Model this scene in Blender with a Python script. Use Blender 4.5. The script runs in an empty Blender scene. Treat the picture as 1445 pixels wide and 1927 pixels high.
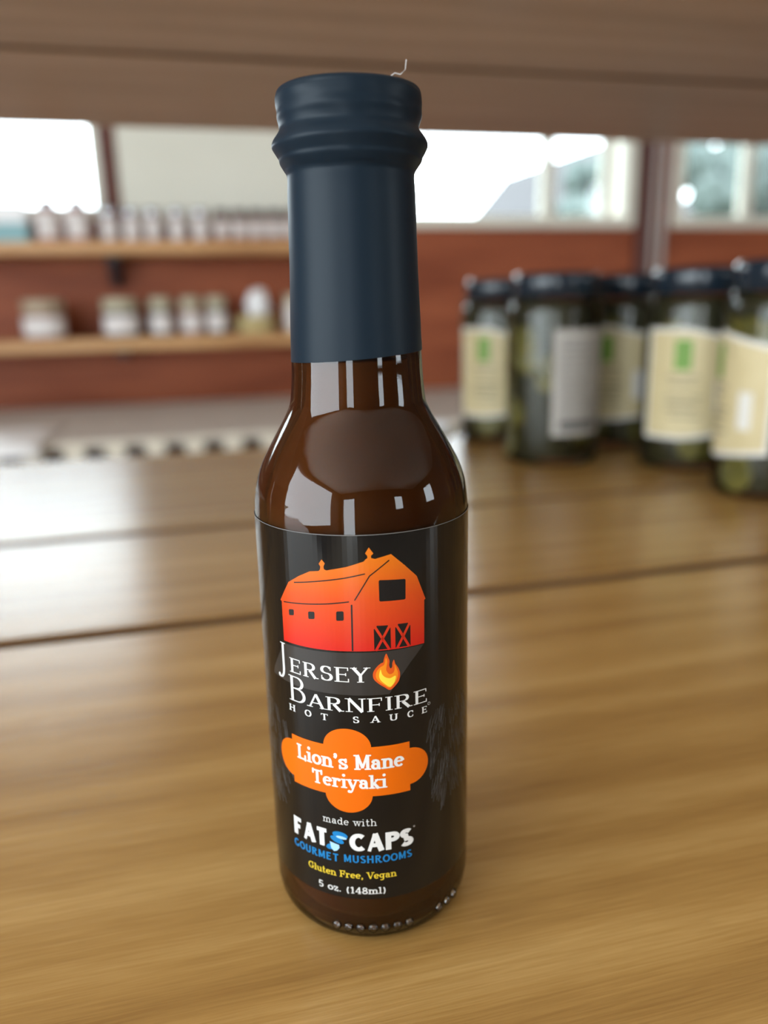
import bpy, bmesh, math, random
from mathutils import Vector, Matrix
random.seed(7)
S = bpy.context.scene
COL = S.collection
PI = math.pi

# ------------------------------------------------------------------ camera, sky, exposure
CAM_H = .136
def setup_camera():
    f, pitch, roll, yaw = 1447.0, math.radians(14.75), math.radians(1.4), math.radians(13.5)
    fw = Vector((math.sin(yaw)*math.cos(pitch), math.cos(yaw)*math.cos(pitch), -math.sin(pitch)))
    rt = Vector((math.cos(yaw), -math.sin(yaw), 0)); up = rt.cross(fw)
    r2 = math.cos(roll)*rt - math.sin(roll)*up
    u2 = math.cos(roll)*up + math.sin(roll)*rt
    cd = bpy.data.cameras.new('camera'); co = bpy.data.objects.new('camera', cd); COL.objects.link(co)
    m = Matrix((r2, u2, -fw)).transposed().to_4x4(); m.translation = (0, 0, CAM_H); co.matrix_world = m
    cd.sensor_fit = 'VERTICAL'; cd.sensor_height = 36; cd.sensor_width = 27; cd.lens = f/1927*36
    cd.clip_start = .005; cd.clip_end = 200
    cd.dof.use_dof = True; cd.dof.focus_distance = .1525; cd.dof.aperture_fstop = 7.2
    S.camera = co
setup_camera()
world = bpy.data.worlds.new('overcast_sky'); S.world = world; world.use_nodes = True
wn = world.node_tree; bg = wn.nodes['Background']
bg.inputs['Color'].default_value = (.84, .94, 1, 1); bg.inputs['Strength'].default_value = 9.5
S.view_settings.view_transform = 'Standard'; S.view_settings.look = 'None'
S.view_settings.gamma = 1; S.view_settings.use_curve_mapping = False
S.view_settings.exposure = 0.06
S.cycles.use_denoising = True
S.cycles.max_bounces = 12; S.cycles.diffuse_bounces = 6; S.cycles.glossy_bounces = 6
S.cycles.transparent_max_bounces = 16; S.cycles.transmission_bounces = 8

def portal(name, loc, size, normal):
    # marks a window opening for sky sampling, gives no light of its own
    l = bpy.data.lights.new(name, 'AREA'); l.shape = 'RECTANGLE'; l.size, l.size_y = size
    l.cycles.is_portal = True
    o = bpy.data.objects.new(name, l); COL.objects.link(o); o.location = loc
    o.rotation_euler = Vector(normal).to_track_quat('-Z', 'Z').to_euler()
    return o

# ------------------------------------------------------------------ materials
def mat(name, col, rough=.5, spec=.5, coat=0, metal=0, sheen=0):
    m = bpy.data.materials.new(name); m.use_nodes = True
    b = m.node_tree.nodes['Principled BSDF']
    b.inputs['Base Color'].default_value = (*col, 1); b.inputs['Roughness'].default_value = rough
    b.inputs['Specular IOR Level'].default_value = spec; b.inputs['Coat Weight'].default_value = coat
    b.inputs['Coat Roughness'].default_value = .12
    b.inputs['Metallic'].default_value = metal
    return m
def noise_mat(name, c0, c1, scale=(1, 1, 1), nscale=8, rough=.5, bump=0, spec=.5, detail=5, lo=.35, hi=.65, coat=0):
    m = mat(name, c0, rough, spec, coat); nt = m.node_tree; N = nt.nodes; L = nt.links; b = N['Principled BSDF']
    tc = N.new('ShaderNodeTexCoord'); mp = N.new('ShaderNodeMapping'); mp.inputs['Scale'].default_value = scale
    nz = N.new('ShaderNodeTexNoise'); nz.inputs['Scale'].default_value = nscale; nz.inputs['Detail'].default_value = detail
    cr = N.new('ShaderNodeValToRGB'); e = cr.color_ramp.elements
    e[0].position = lo; e[1].position = hi; e[0].color = (*c0, 1); e[1].color = (*c1, 1)
    L.new(tc.outputs['Object'], mp.inputs['Vector']); L.new(mp.outputs['Vector'], nz.inputs['Vector'])
    L.new(nz.outputs['Fac'], cr.inputs['Fac']); L.new(cr.outputs['Color'], b.inputs['Base Color'])
    if bump:
        bp = N.new('ShaderNodeBump'); bp.inputs['Strength'].default_value = bump; bp.inputs['Distance'].default_value = .001
        L.new(nz.outputs['Fac'], bp.inputs['Height']); L.new(bp.outputs['Normal'], b.inputs['Normal'])
    return m
def wood_mat(name, dark, mid, light, rough=.34, spec=.5, coat=.0, bump=.25, ring=9.0):
    # board running along local X: broad wavy figure, fine fibre streaks, short pores
    m = mat(name, mid, rough, spec, coat); nt = m.node_tree; N = nt.nodes; L = nt.links; b = N['Principled BSDF']
    tc = N.new('ShaderNodeTexCoord')
    def mapped(sc):
        mp = N.new('ShaderNodeMapping'); mp.inputs['Scale'].default_value = sc; L.new(tc.outputs['Object'], mp.inputs['Vector']); return mp
    def noise(sc, s, d=4, dist=0):
        n = N.new('ShaderNodeTexNoise'); n.inputs['Scale'].default_value = s; n.inputs['Detail'].default_value = d
        n.inputs['Distortion'].default_value = dist; L.new(mapped(sc).outputs['Vector'], n.inputs['Vector']); return n
    wv = N.new('ShaderNodeTexWave'); wv.wave_type = 'BANDS'; wv.bands_direction = 'Y'
    wv.inputs['Scale'].default_value = ring; wv.inputs['Distortion'].default_value = 3.5
    wv.inputs['Detail'].default_value = 2; wv.inputs['Detail Scale'].default_value = 2.2
    L.new(mapped((.22, 1, 1)).outputs['Vector'], wv.inputs['Vector'])
    broad = noise((.8, 7, 7), 3.2, 3, .6)
    fibre = noise((2.2, 90, 90), 5, 4)
    pores = noise((10, 260, 260), 6, 2)
    def math_(op, a, c):
        n = N.new('ShaderNodeMath'); n.operation = op
        for i, v in enumerate((a, c)):
            if isinstance(v, (int, float)): n.inputs[i].default_value = v
            else: L.new(v, n.inputs[i])
        return n.outputs[0]
    f = math_('ADD', math_('MULTIPLY', wv.outputs['Fac'], .15), math_('MULTIPLY', broad.outputs['Fac'], .56))
    f = math_('ADD', f, math_('MULTIPLY', fibre.outputs['Fac'], .28))
    f = math_('ADD', f, math_('MULTIPLY', pores.outputs['Fac'], .32))
    cr = N.new('ShaderNodeValToRGB'); el = cr.color_ramp.elements
    el[0].position = .48; el[0].color = (*dark, 1); el[1].position = .84; el[1].color = (*light, 1)
    k = el.new(.65); k.color = (*mid, 1)
    L.new(f, cr.inputs['Fac']); L.new(cr.outputs['Color'], b.inputs['Base Color'])
    bp = N.new('ShaderNodeBump'); bp.inputs['Strength'].default_value = bump; bp.inputs['Distance'].default_value = .0006
    h = math_('ADD', math_('MULTIPLY', fibre.outputs['Fac'], .5), math_('MULTIPLY', pores.outputs['Fac'], .5))
    L.new(h, bp.inputs['Height']); L.new(bp.outputs['Normal'], b.inputs['Normal'])
    return m
def clear_glass(name, tint=(1, 1, 1), ior=1.5, rough=.02):
    m = bpy.data.materials.new(name); m.use_nodes = True; nt = m.node_tree; N = nt.nodes; L = nt.links
    N.remove(N['Principled BSDF']); out = N['Material Output']
    t = N.new('ShaderNodeBsdfTransparent'); t.inputs['Color'].default_value = (*tint, 1)
    g = N.new('ShaderNodeBsdfAnisotropic'); g.inputs['Roughness'].default_value = rough
    fr = N.new('ShaderNodeFresnel'); fr.inputs['IOR'].default_value = ior
    mx = N.new('ShaderNodeMixShader')
    L.new(fr.outputs[0], mx.inputs[0]); L.new(t.outputs[0], mx.inputs[1]); L.new(g.outputs[0], mx.inputs[2]); L.new(mx.outputs[0], out.inputs['Surface'])
    return m
def veil(name, tint, col, fac):
    # cloudy thin liquid: partly lets tinted light through, partly scatters
    m = bpy.data.materials.new(name); m.use_nodes = True; nt = m.node_tree; N = nt.nodes; L = nt.links
    N.remove(N['Principled BSDF']); out = N['Material Output']
    t = N.new('ShaderNodeBsdfTransparent'); t.inputs['Color'].default_value = (*tint, 1)
    d = N.new('ShaderNodeBsdfDiffuse'); d.inputs['Color'].default_value = (*col, 1)
    mx = N.new('ShaderNodeMixShader'); mx.inputs[0].default_value = fac
    L.new(t.outputs[0], mx.inputs[1]); L.new(d.outputs[0], mx.inputs[2]); L.new(mx.outputs[0], out.inputs['Surface'])
    return m

M = {}
M['shelf'] = wood_mat('honey_pine', (.31, .165, .045), (.41, .232, .068), (.52, .318, .110), .255, .68, bump=.2, ring=13.0)
M['shelf_hazed'] = wood_mat('pine_haze_tint', (.48, .355, .265), (.54, .40, .30), (.60, .45, .345), .24, bump=.1)  # upper boards: veiling haze put into the colour, paler and greyer pine
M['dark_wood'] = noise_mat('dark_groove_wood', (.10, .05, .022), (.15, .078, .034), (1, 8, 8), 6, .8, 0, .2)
M['wall_shelf'] = wood_mat('wall_shelf_pine', (.40, .20, .075), (.52, .28, .11), (.62, .36, .16), .4)
M['red_wall'] = noise_mat('red_brown_boards', (.21, .050, .019), (.33, .092, .038), (.6, 1, 6), 3.5, .5, 0, .25)
M['dark_post'] = noise_mat('dark_red_post', (.075, .024, .020), (.12, .04, .03), (6, 6, .6), 3, .5)
M['plaster'] = noise_mat('plaster', (.62, .57, .50), (.70, .65, .58), (1, 1, 1), 3, .8)
M['room_wall'] = noise_mat('brown_boarding', (.13, .075, .050), (.20, .12, .08), (1, 1, 5), 4, .6)
M['ceiling'] = noise_mat('ceiling_boards', (.70, .62, .54), (.78, .70, .62), (1, 8, 1), 2, .7)
M['floor'] = wood_mat('floor_boards', (.36, .27, .19), (.46, .36, .26), (.54, .44, .33), .45)
M['cream'] = noise_mat('cream_board', (.66, .65, .56), (.72, .71, .62), (1, 1, 1), 2, .7)
M['frame'] = noise_mat('cream_frame', (.70, .68, .58), (.75, .73, .63), (1, 1, 1), 4, .5)
M['pane'] = clear_glass('window_glass', (.97, .99, .99))
M['dark_metal'] = noise_mat('dark_metal', (.015, .02, .028), (.025, .032, .042), (1, 1, 1), 30, .4)
M['grey_pipe'] = noise_mat('grey_pipe', (.36, .30, .28), (.44, .38, .35), (1, 1, 1), 6, .45)
M['counter'] = noise_mat('counter_cloth', (.50, .45, .41), (.58, .53, .48), (1, 6, 1), 14, .75, .1)
M['skirt'] = noise_mat('cream_skirt', (.60, .55, .45), (.68, .63, .53), (1, 1, 1), 30, .8)
M['counter_dark'] = noise_mat('counter_dark', (.035, .014, .010), (.055, .022, .014), (1, 1, 1), 8, .6)
M['white'] = noise_mat('white_cloth', (.86, .87, .88), (.92, .92, .93), (1, 1, 1), 20, .6)
M['grass'] = noise_mat('grass', (.05, .08, .03), (.08, .11, .05), (1, 1, 1), 3, .9)
M['leaf'] = noise_mat('foliage', (.055, .075, .07), (.10, .125, .115), (1, 1, 1), 4, .9)
M['bark'] = noise_mat('bark', (.05, .04, .03), (.09, .07, .05), (1, 1, .2), 8, .9)
M['siding'] = noise_mat('siding', (.045, .052, .060), (.060, .068, .076), (.3, .3, 8), 3, .8)
M['roofing'] = noise_mat('roofing', (.045, .042, .044), (.06, .055, .057), (1, 1, 1), 6, .9)

# ------------------------------------------------------------------ mesh helpers
def link(name, bm, m, parent=None, smooth=False, recalc=True):
    if recalc: bmesh.ops.recalc_face_normals(bm, faces=bm.faces[:])
    me = bpy.data.meshes.new(name); bm.to_mesh(me); bm.free()
    if smooth:
        for p in me.polygons: p.use_smooth = True
    if m is not None:
        for k in (m if isinstance(m, (list, tuple)) else [m]): me.materials.append(k)
    o = bpy.data.objects.new(name, me); COL.objects.link(o)
    if parent is not None: o.parent = parent
    return o
def empty(name, loc=(0, 0, 0), rz=0):
    o = bpy.data.objects.new(name, None); COL.objects.link(o); o.location = loc; o.rotation_euler = (0, 0, rz)
    o.empty_display_size = .02
    return o
def tag(o, label, cat, group=None, kind=None):
    o['label'] = label
    if cat: o['category'] = cat
    if group: o['group'] = group
    if kind: o['kind'] = kind
    return o
def struct(o, label=None):
    o['kind'] = 'structure'
    if label: o['label'] = label
    return o
def box(bm, a, b):
    vs = [bm.verts.new((x, y, z)) for x in (a[0], b[0]) for y in (a[1], b[1]) for z in (a[2], b[2])]
    for f in ((0, 1, 3, 2), (4, 6, 7, 5), (0, 4, 5, 1), (2, 3, 7, 6), (0, 2, 6, 4), (1, 5, 7, 3)):
        bm.faces.new([vs[i] for i in f])
    return vs
def bevel_box(a, b, w, seg=2):
    bm = bmesh.new(); box(bm, a, b)
    bmesh.ops.bevel(bm, geom=bm.edges[:], offset=w, segments=seg, affect='EDGES', profile=.5)
    return bm
def lathe(bm, prof, n=64, cx=0, cy=0, wob=None, cap0=True, cap1=True):
    rings = []
    for r, z in prof:
        rings.append([bm.verts.new((cx+r*math.cos(2*PI*k/n), cy+r*math.sin(2*PI*k/n), z + (wob(2*PI*k/n, z) if wob else 0))) for k in range(n)])
    for A, B in zip(rings, rings[1:]):
        for k in range(n):
            bm.faces.new((A[k], A[(k+1) % n], B[(k+1) % n], B[k]))
    if cap0: bm.faces.new(rings[0][::-1])
    if cap1: bm.faces.new(rings[-1])
    return rings
def smooth_prof(pts, sub=6):
    # Catmull-Rom through (r, z) points
    out = []
    P = [pts[0]] + list(pts) + [pts[-1]]
    for i in range(1, len(P)-2):
        for k in range(sub):
            t = k/sub
            q = []
            for a in (0, 1):
                p0, p1, p2, p3 = P[i-1][a], P[i][a], P[i+1][a], P[i+2][a]
                q.append(.5*((2*p1)+(-p0+p2)*t+(2*p0-5*p1+4*p2-p3)*t*t+(-p0+3*p1-3*p2+p3)*t**3))
            out.append(tuple(q))
    out.append(pts[-1])
    return out
def tube(bm, pts, r, n=8):
    pts = [Vector(p) for p in pts]; rings = []
    for i, p in enumerate(pts):
        d = (pts[min(i+1, len(pts)-1)]-pts[max(i-1, 0)]).normalized()
        a = d.orthogonal().normalized(); b = d.cross(a)
        rr = r[i] if isinstance(r, (list, tuple)) else r
        rings.append([bm.verts.new(p+rr*(math.cos(2*PI*k/n)*a+math.sin(2*PI*k/n)*b)) for k in range(n)])
    for A, B in zip(rings, rings[1:]):
        for k in range(n): bm.faces.new((A[k], A[(k+1) % n], B[(k+1) % n], B[k]))
    bm.faces.new(rings[0][::-1]); bm.faces.new(rings[-1])
ORD = ['first', 'second', 'third', 'fourth', 'fifth', 'sixth', 'seventh', 'eighth']

# ------------------------------------------------------------------ room
X0, X1, Y0, Y1, Z0, Z1 = -2.4, 3.8, -3.4, 2.6, -.95, 1.75
T = .12
def wall_with_holes(name, axis, pos, thick, lo, hi, holes, m):
    # wall in the plane axis=pos, running lo..hi along the other axis; holes = (a0, a1, z0, z1)
    bm = bmesh.new()
    cuts = sorted({lo, hi, *[h[0] for h in holes], *[h[1] for h in holes]})
    for a0, a1 in zip(cuts, cuts[1:]):
        spans = sorted((h[2], h[3]) for h in holes if h[0] <= a0+1e-6 and h[1] >= a1-1e-6)
        z = Z0
        for s0, s1 in spans + [(Z1, Z1)]:
            if s0 > z+1e-6:
                A, B = ((a0, pos, z), (a1, pos+thick, s0)) if axis == 'y' else ((pos, a0, z), (pos+thick, a1, s0))
                box(bm, A, B)
            z = max(z, s1)
    return struct(link(name, bm, m))
struct(link('floor', (lambda bm: (box(bm, (X0-T, Y0-T, Z0-.1), (X1+T, Y1+T, Z0)), bm)[1])(bmesh.new()), M['floor']))
struct(link('ceiling', (lambda bm: (box(bm, (X0-T, Y0-T, Z1), (X1+T, Y1+T, Z1+.1)), bm)[1])(bmesh.new()), M['ceiling']))
WIN = [(-1.40, -.235, .445, .92), (.62, 1.525, .425, .92), (1.735, 2.75, .425, .92)]
wall_with_holes('wall_back', 'y', Y1, T, X0, X1, WIN, M['red_wall'])
SIDE_L = [(-2.5, .55, -.35, 1.55)]; SIDE_R = [(-2.1, -1.2, .2, 1.25)]
FRONT = [(-2.1, -1.2, -.95, 1.3), (1.6, 2.3, .2, 1.2)]
wall_with_holes('wall_left', 'x', X0-T, T, Y0, Y1, SIDE_L, M['room_wall'])
wall_with_holes('wall_right', 'x', X1, T, Y0, Y1, SIDE_R, M['room_wall'])
wall_with_holes('wall_front', 'y', Y0-T, T, X0, X1, FRONT, M['room_wall'])
portal('window_portal', (1.07, Y1+.13, .67), (.9, .5), (0, -1, 0))
portal('window_portal', (2.24, Y1+.13, .67), (1.0, .5), (0, -1, 0))
portal('window_portal', (-.82, Y1+.13, .68), (1.16, .48), (0, -1, 0))
portal('window_portal', (X0-.13, -.975, .60), (3.05, 1.9), (1, 0, 0)).rotation_euler = (PI/2, 0, -PI/2)
portal('window_portal', (X1+.13, -1.65, .725), (.9, 1.05), (-1, 0, 0)).rotation_euler = (PI/2, 0, PI/2)
portal('window_portal', (-1.65, Y0-.13, .175), (.9, 2.25), (0, 1, 0)).rotation_euler = (-PI/2, 0, 0)
portal('window_portal', (1.95, Y0-.13, .70), (.7, 1.0), (0, 1, 0)).rotation_euler = (-PI/2, 0, 0)
# horizontal seams of the boarding on the back wall
# windows in the back wall: frame, mullions, panes, sill
def window(name, x0, x1, z0, z1, mulls, label):
    w = empty(name, ((x0+x1)/2, Y1, z0)); struct(w, label)
    cx = (x0+x1)/2; fr = .03
    def add(nm, a, b, m=M['frame'], bev=.003):
        return link(nm, bevel_box((a[0]-cx, a[1]-Y1, a[2]-z0), (b[0]-cx, b[1]-Y1, b[2]-z0), bev), m, w)
    y0, y1 = Y1-.016, Y1+.07
    add('frame_rail', (x0-.012, y0, z0-.03), (x1+.012, y1, z0+.008)); add('frame_rail', (x0-.012, y0, z1-.008), (x1+.012, y1, z1+.03))
    add('frame_stile', (x0-.03, y0-.001, z0-.03), (x0+.008, y1, z1+.03)); add('frame_stile', (x1-.008, y0-.001, z0-.03), (x1+.03, y1, z1+.03))
    xs = [x0+.008] + [v for mm in mulls for v in (mm-.02, mm+.02)] + [x1-.008]
    for mm in mulls: add('mullion', (mm-.02, Y1+.01, z0+.008), (mm+.02, Y1+.05, z1-.008))
    for a, b in zip(xs[::2], xs[1::2]):
        add('pane', (a, Y1+.028, z0+.008), (b, Y1+.032, z1-.008), M['pane'], .0004)
    return w
window('window_1', *WIN[0], [-.82], 'overexposed pale-framed window at the left end of the red-brown back wall')
window('window_2', *WIN[1], [1.235, 1.465], 'long low window with pale frame, right of the dark-capped bottle')
window('window_3', *WIN[2], [2.03, 2.4], 'pale-framed window at the right edge, above the pickle jars')
# posts / trims on the back wall
struct(link('trim_1', bevel_box((-.215, Y1-.035, .345), (-.185, Y1-.001, Z1), .004), M['dark_post']), 'dark red post beside the left window')
struct(link('trim_2', bevel_box((.50, Y1-.05, Z0), (.575, Y1-.001, Z1), .004), M['dark_post']), 'dark post behind the bottle neck')
struct(link('trim_3', bevel_box((1.562, Y1-.03, Z0), (1.605, Y1-.001, Z1), .004), M['dark_post']), 'dark red post between the right windows')
o = tag(link('cream_panel', bevel_box((-.165, Y1-.03, .40), (.47, Y1-.001, .93), .004), M['cream']), 'plain cream board on the back wall above the dark-lidded jars', 'panel')
for i, (x, lab) in enumerate(((1.626, 'left-hand grey pipe running up the wall between two windows'), (1.668, 'right-hand grey pipe running up the wall between two windows'))):
    bm = bmesh.new(); tube(bm, [(0, 0, 0), (0, 0, Z1-Z0)], .011, 12)
    p = link('wall_pipe', bm, M['grey_pipe'], None, True); p.location = (x, Y1-.014, Z0); tag(p, lab, 'pipe', 'pipes between the windows')

# ------------------------------------------------------------------ outside
bm = bmesh.new(); box(bm, (-60, Y1+.3, -1.3), (60, 70, -1.2)); struct(link('ground', bm, M['grass']))
def tree(x, y, h, r, label):
    t = empty('tree', (x, y, -1.2)); tag(t, label, 'tree', 'trees outside the windows')
    bm = bmesh.new(); tube(bm, [(0, 0, 0), (.05, 0, h*.3), (0, .03, h*.6)], [.16, .12, .06], 8); link('trunk', bm, M['bark'], t, True)
    bm = bmesh.new()
    for k in range(16):
        a, q = random.uniform(0, 2*PI), random.uniform(0, 1)
        c = Vector((math.cos(a)*r*.65*q, math.sin(a)*r*.65*q, h*.62+random.uniform(-.3, .34)*h))
        g = bmesh.ops.create_icosphere(bm, subdivisions=2, radius=r*random.uniform(.28, .48), matrix=Matrix.Translation(c))
        for v in g['verts']: v.co += (v.co-c)*random.uniform(-.22, .28)
    link('crown', bm, M['leaf'], t)
tree(7.3, 13.5, 3.8, .8, 'grey-green tree seen through the middle of the long right window')
tree(9.4, 13.0, 4.3, 1.0, 'tree at the right end of the long right window')
tree(12.0, 13.5, 5.3, 1.5, 'tree seen in the left part of the far right window')
def house(x, y, w, d, h, rh, rz, label):
    t = empty('house', (x, y, -1.2), rz); tag(t, label, 'house')
    bm = bmesh.new(); box(bm, (-w/2, -d/2, 0), (w/2, d/2, h))
    vs = [bm.verts.new(p) for p in ((-w/2, -d/2, h), (w/2, -d/2, h), (0, -d/2, h+rh), (-w/2, d/2, h), (w/2, d/2, h), (0, d/2, h+rh))]
    bm.faces.new((vs[0], vs[1], vs[2])); bm.faces.new((vs[3], vs[5], vs[4]))
    link('wall', bm, M['siding'], t)
    for s in (-1, 1):
        bm = bmesh.new(); n = Vector((s*rh, 0, w/2)).normalized()*.12
        e = Vector((s*(w/2+.25), 0, h-.25*rh/(w/2))); r = Vector((0, 0, h+rh))
        pts = [Vector((e.x, yy, e.z)) for yy in (-d/2-.2, d/2+.2)] + [Vector((0, yy, r.z)) for yy in (d/2+.2, -d/2-.2)]
        a = [bm.verts.new(p) for p in pts]; b = [bm.verts.new(p+n) for p in pts]
        bm.faces.new(a); bm.faces.new(b[::-1])
        for k in range(4): bm.faces.new((a[k], a[(k+1) % 4], b[(k+1) % 4], b[k]))
        link('roof_slope', bm, M['roofing'], t)
house(8.6, 18.0, 2.2, 4, 3.3, 1.2, .1, 'gabled grey house seen through the long right window')
house(14.8, 17.5, 5, 5, 3.2, 1.6, -.1, 'low grey building seen through the far right window')

# ------------------------------------------------------------------ display shelf that carries the bottle
SHELF = empty('display_shelf', (0, 0, Z0)); tag(SHELF, 'honey-coloured wooden plank shelf unit the hot sauce bottle stands on', 'shelf')
GAP = .0065
def plank(x0, x1, y0, y1, ztop, th, m, bev=.0028):
    bm = bevel_box((-(x1-x0)/2, -(y1-y0)/2, -th), ((x1-x0)/2, (y1-y0)/2, 0), bev, 3)
    for f in bm.faces:      # dark, matte board edges that make the seams stand out
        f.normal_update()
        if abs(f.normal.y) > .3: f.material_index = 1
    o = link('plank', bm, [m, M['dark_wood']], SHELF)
    o.location = ((x0+x1)/2, (y0+y1)/2, ztop-Z0); return o
SX0, SX1 = -.95, 1.55
for a, b in ((-.02, .338), (.338, .502), (.502, .802)):
    plank(SX0, SX1, a+GAP/2, b-GAP/2, 0, .02, M['shelf'])
UZ = .301
for a, b in ((.27, .583), (.583, .80)):
    plank(SX0, SX1, a+GAP/2, b-GAP/2, UZ+.02, .02, M['shelf_hazed'])
for yj, zj in ((.338, -.0135), (.502, -.0135), (.583, UZ+.0075)):  # dark backing added under each gap to stop light showing through
    o = link('gap_backing', bevel_box((SX0+.01, -.009, -.003), (SX1-.01, .009, .003), .0005, 1), M['dark_wood'], SHELF); o.location = (0, yj, zj-Z0)
for x in (SX0+.03, SX1-.09):
    for y in (.28, .72):
        o = link('post', bevel_box((0, 0, 0), (.06, .06, .93+Z0*0), .004), M['shelf'], SHELF); o.location = (x, y, 0)
        o = link('post', bevel_box((0, 0, 0), (.06, .06, UZ-.001), .004), M['shelf'], SHELF); o.location = (x, y, -Z0+.0005)
    o = link('cross_rail', bevel_box((0, 0, 0), (.06, .64, .05), .004), M['shelf'], SHELF); o.location = (x, .08, -Z0-.0705)

# ------------------------------------------------------------------ hot sauce bottle
B = empty('hot_sauce_bottle', (.03322, .15927, .0003), math.radians(-11.78))
tag(B, 'brown hot sauce bottle with black barn label and dark sleeve over cap and neck', 'bottle')
mm = .001
M['bottle_glass'] = clear_glass('bottle_glass', (1, 1, 1), 1.5, .015)
M['sauce_veil'] = veil('sauce_thin_layer', (.84, .50, .15), (.10, .034, .011), .30)
M['sauce'] = noise_mat('sauce_core', (.030, .007, .004), (.040, .009, .005), (1, 1, 1), 300, .6)
glass_prof = [(18.6, .55), (19.3, 0), (20.4, .25), (21.6, 1.3), (22.5, 3.2), (22.95, 6), (23.0, 9), (23.0, 30), (23.0, 60), (23.0, 90), (22.98, 94.6),
              (22.8, 97.4), (22.3, 100.6), (21.2, 104), (19.4, 107.6), (17.3, 111.3), (15.4, 114.6), (14.35, 117), (13.95, 119.5), (13.65, 123), (13.5, 126), (13.2, 131), (12.6, 145), (12.3, 160)]
def inset(prof, d, zmin=0, zmax=1e9):
    return [(r-d, max(z, zmin)) for r, z in prof if z <= zmax]
def body(name, prof, m, parent, n=128, sub=5):
    bm = bmesh.new(); P = smooth_prof([(r*mm, z*mm) for r, z in prof], sub)
    lathe(bm, P, n); return link(name, bm, m, parent, True)
gb = body('glass_body', glass_prof, M['bottle_glass'], B)
body('sauce', [(17.0, 2.2), (20.8, 2.5), (21.9, 4.0)] + [(r-.45, z) for r, z in glass_prof if 6 <= z <= 127], M['sauce_veil'], B)['label'] = 'thin amber edge of the brown sauce'
body('sauce_core', [(15.0, 3.2), (18.0, 3.6), (19.6, 5.4)] + [(r-(2.6 if z < 100 else 3.1), z) for r, z in glass_prof if 9 <= z <= 126], M['sauce'], B)['label'] = 'dark reddish-brown sauce'
# row of raised dots near the heel of the glass
def radius_at(z):
    P = smooth_prof(glass_prof, 6)
    for (r0, z0), (r1, z1) in zip(P[2:], P[3:]):
        if z0 <= z <= z1: return r0+(r1-r0)*(z-z0)/max(z1-z0, 1e-6)
    return 23
bead_me = None
for k in range(-3, 9):
    if k in (4, 5): continue
    th = (-.4+k*2.75)/23.0; z = 4.6
    r = radius_at(z)
    if bead_me is None:
        bm = bmesh.new(); bmesh.ops.create_uvsphere(bm, u_segments=12, v_segments=8, radius=.0011)
        o = link('glass_dot', bm, M['bottle_glass'], gb, True); bead_me = o.data
    else:
        o = bpy.data.objects.new('glass_dot', bead_me); COL.objects.link(o); o.parent = gb
    o.location = (r*mm*math.sin(th), -r*mm*math.cos(th), z*mm); o.scale = (1, .6, 1); o.rotation_euler = (0, 0, th)
# shrink sleeve: neck, cap band, cap
M['sleeve'] = noise_mat('slate_sleeve', (.005, .012, .020), (.008, .016, .026), (1, 1, .12), 60, .42, .06, .14)
sl = [(13.60, 126.6), (13.55, 128), (13.35, 133), (12.95, 143), (12.75, 151), (12.55, 158), (12.42, 160.4), (12.6, 161.4), (13.3, 162.5), (13.85, 163.4), (14.05, 164.2), (14.6, 165.2), (15.05, 166.2), (14.75, 167.2), (13.9, 168.4), (13.55, 169.2), (13.65, 170.2), (13.95, 171.4), (13.9, 172.6), (14.0, 173.8), (13.95, 175.0), (13.6, 175.8), (12.8, 176.1), (11.6, 176.0)]
def wob(a, z):
    zz = z/mm
    w = .0
    if zz < 130: w += .95*math.cos(a)*mm*(130-zz)/3.4     # the lower cut edge runs slightly aslant
    w += .12*mm*math.sin(2*a+1)*math.sin(zz*.9)
    return w
bm = bmesh.new(); P = smooth_prof([(r*mm, z*mm) for r, z in sl], 6); lathe(bm, P, 128, wob=wob, cap0=False)
for v in bm.verts:
    z = v.co.z/mm
    if 162 < z < 175:
        a = math.atan2(v.co.y, v.co.x); k = 1+.006*math.sin(3*a+z*.7)+.004*math.sin(7*a+z)
        v.co.x *= k; v.co.y *= k
link('cap_sleeve', bm, M['sleeve'], B, True)['label'] = 'slate black shrink sleeve over cap and neck'
# a hair-thin fibre on the cap
bm = bmesh.new(); tube(bm, [(.0072, -.009, .1760), (.0085, -.009, .1768), (.0095, -.0088, .1766), (.0104, -.0088, .1774), (.0106, -.0088, .1790)], [.00005]*5, 5)
link('fibre', bm, M['white'], B, True)

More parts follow.
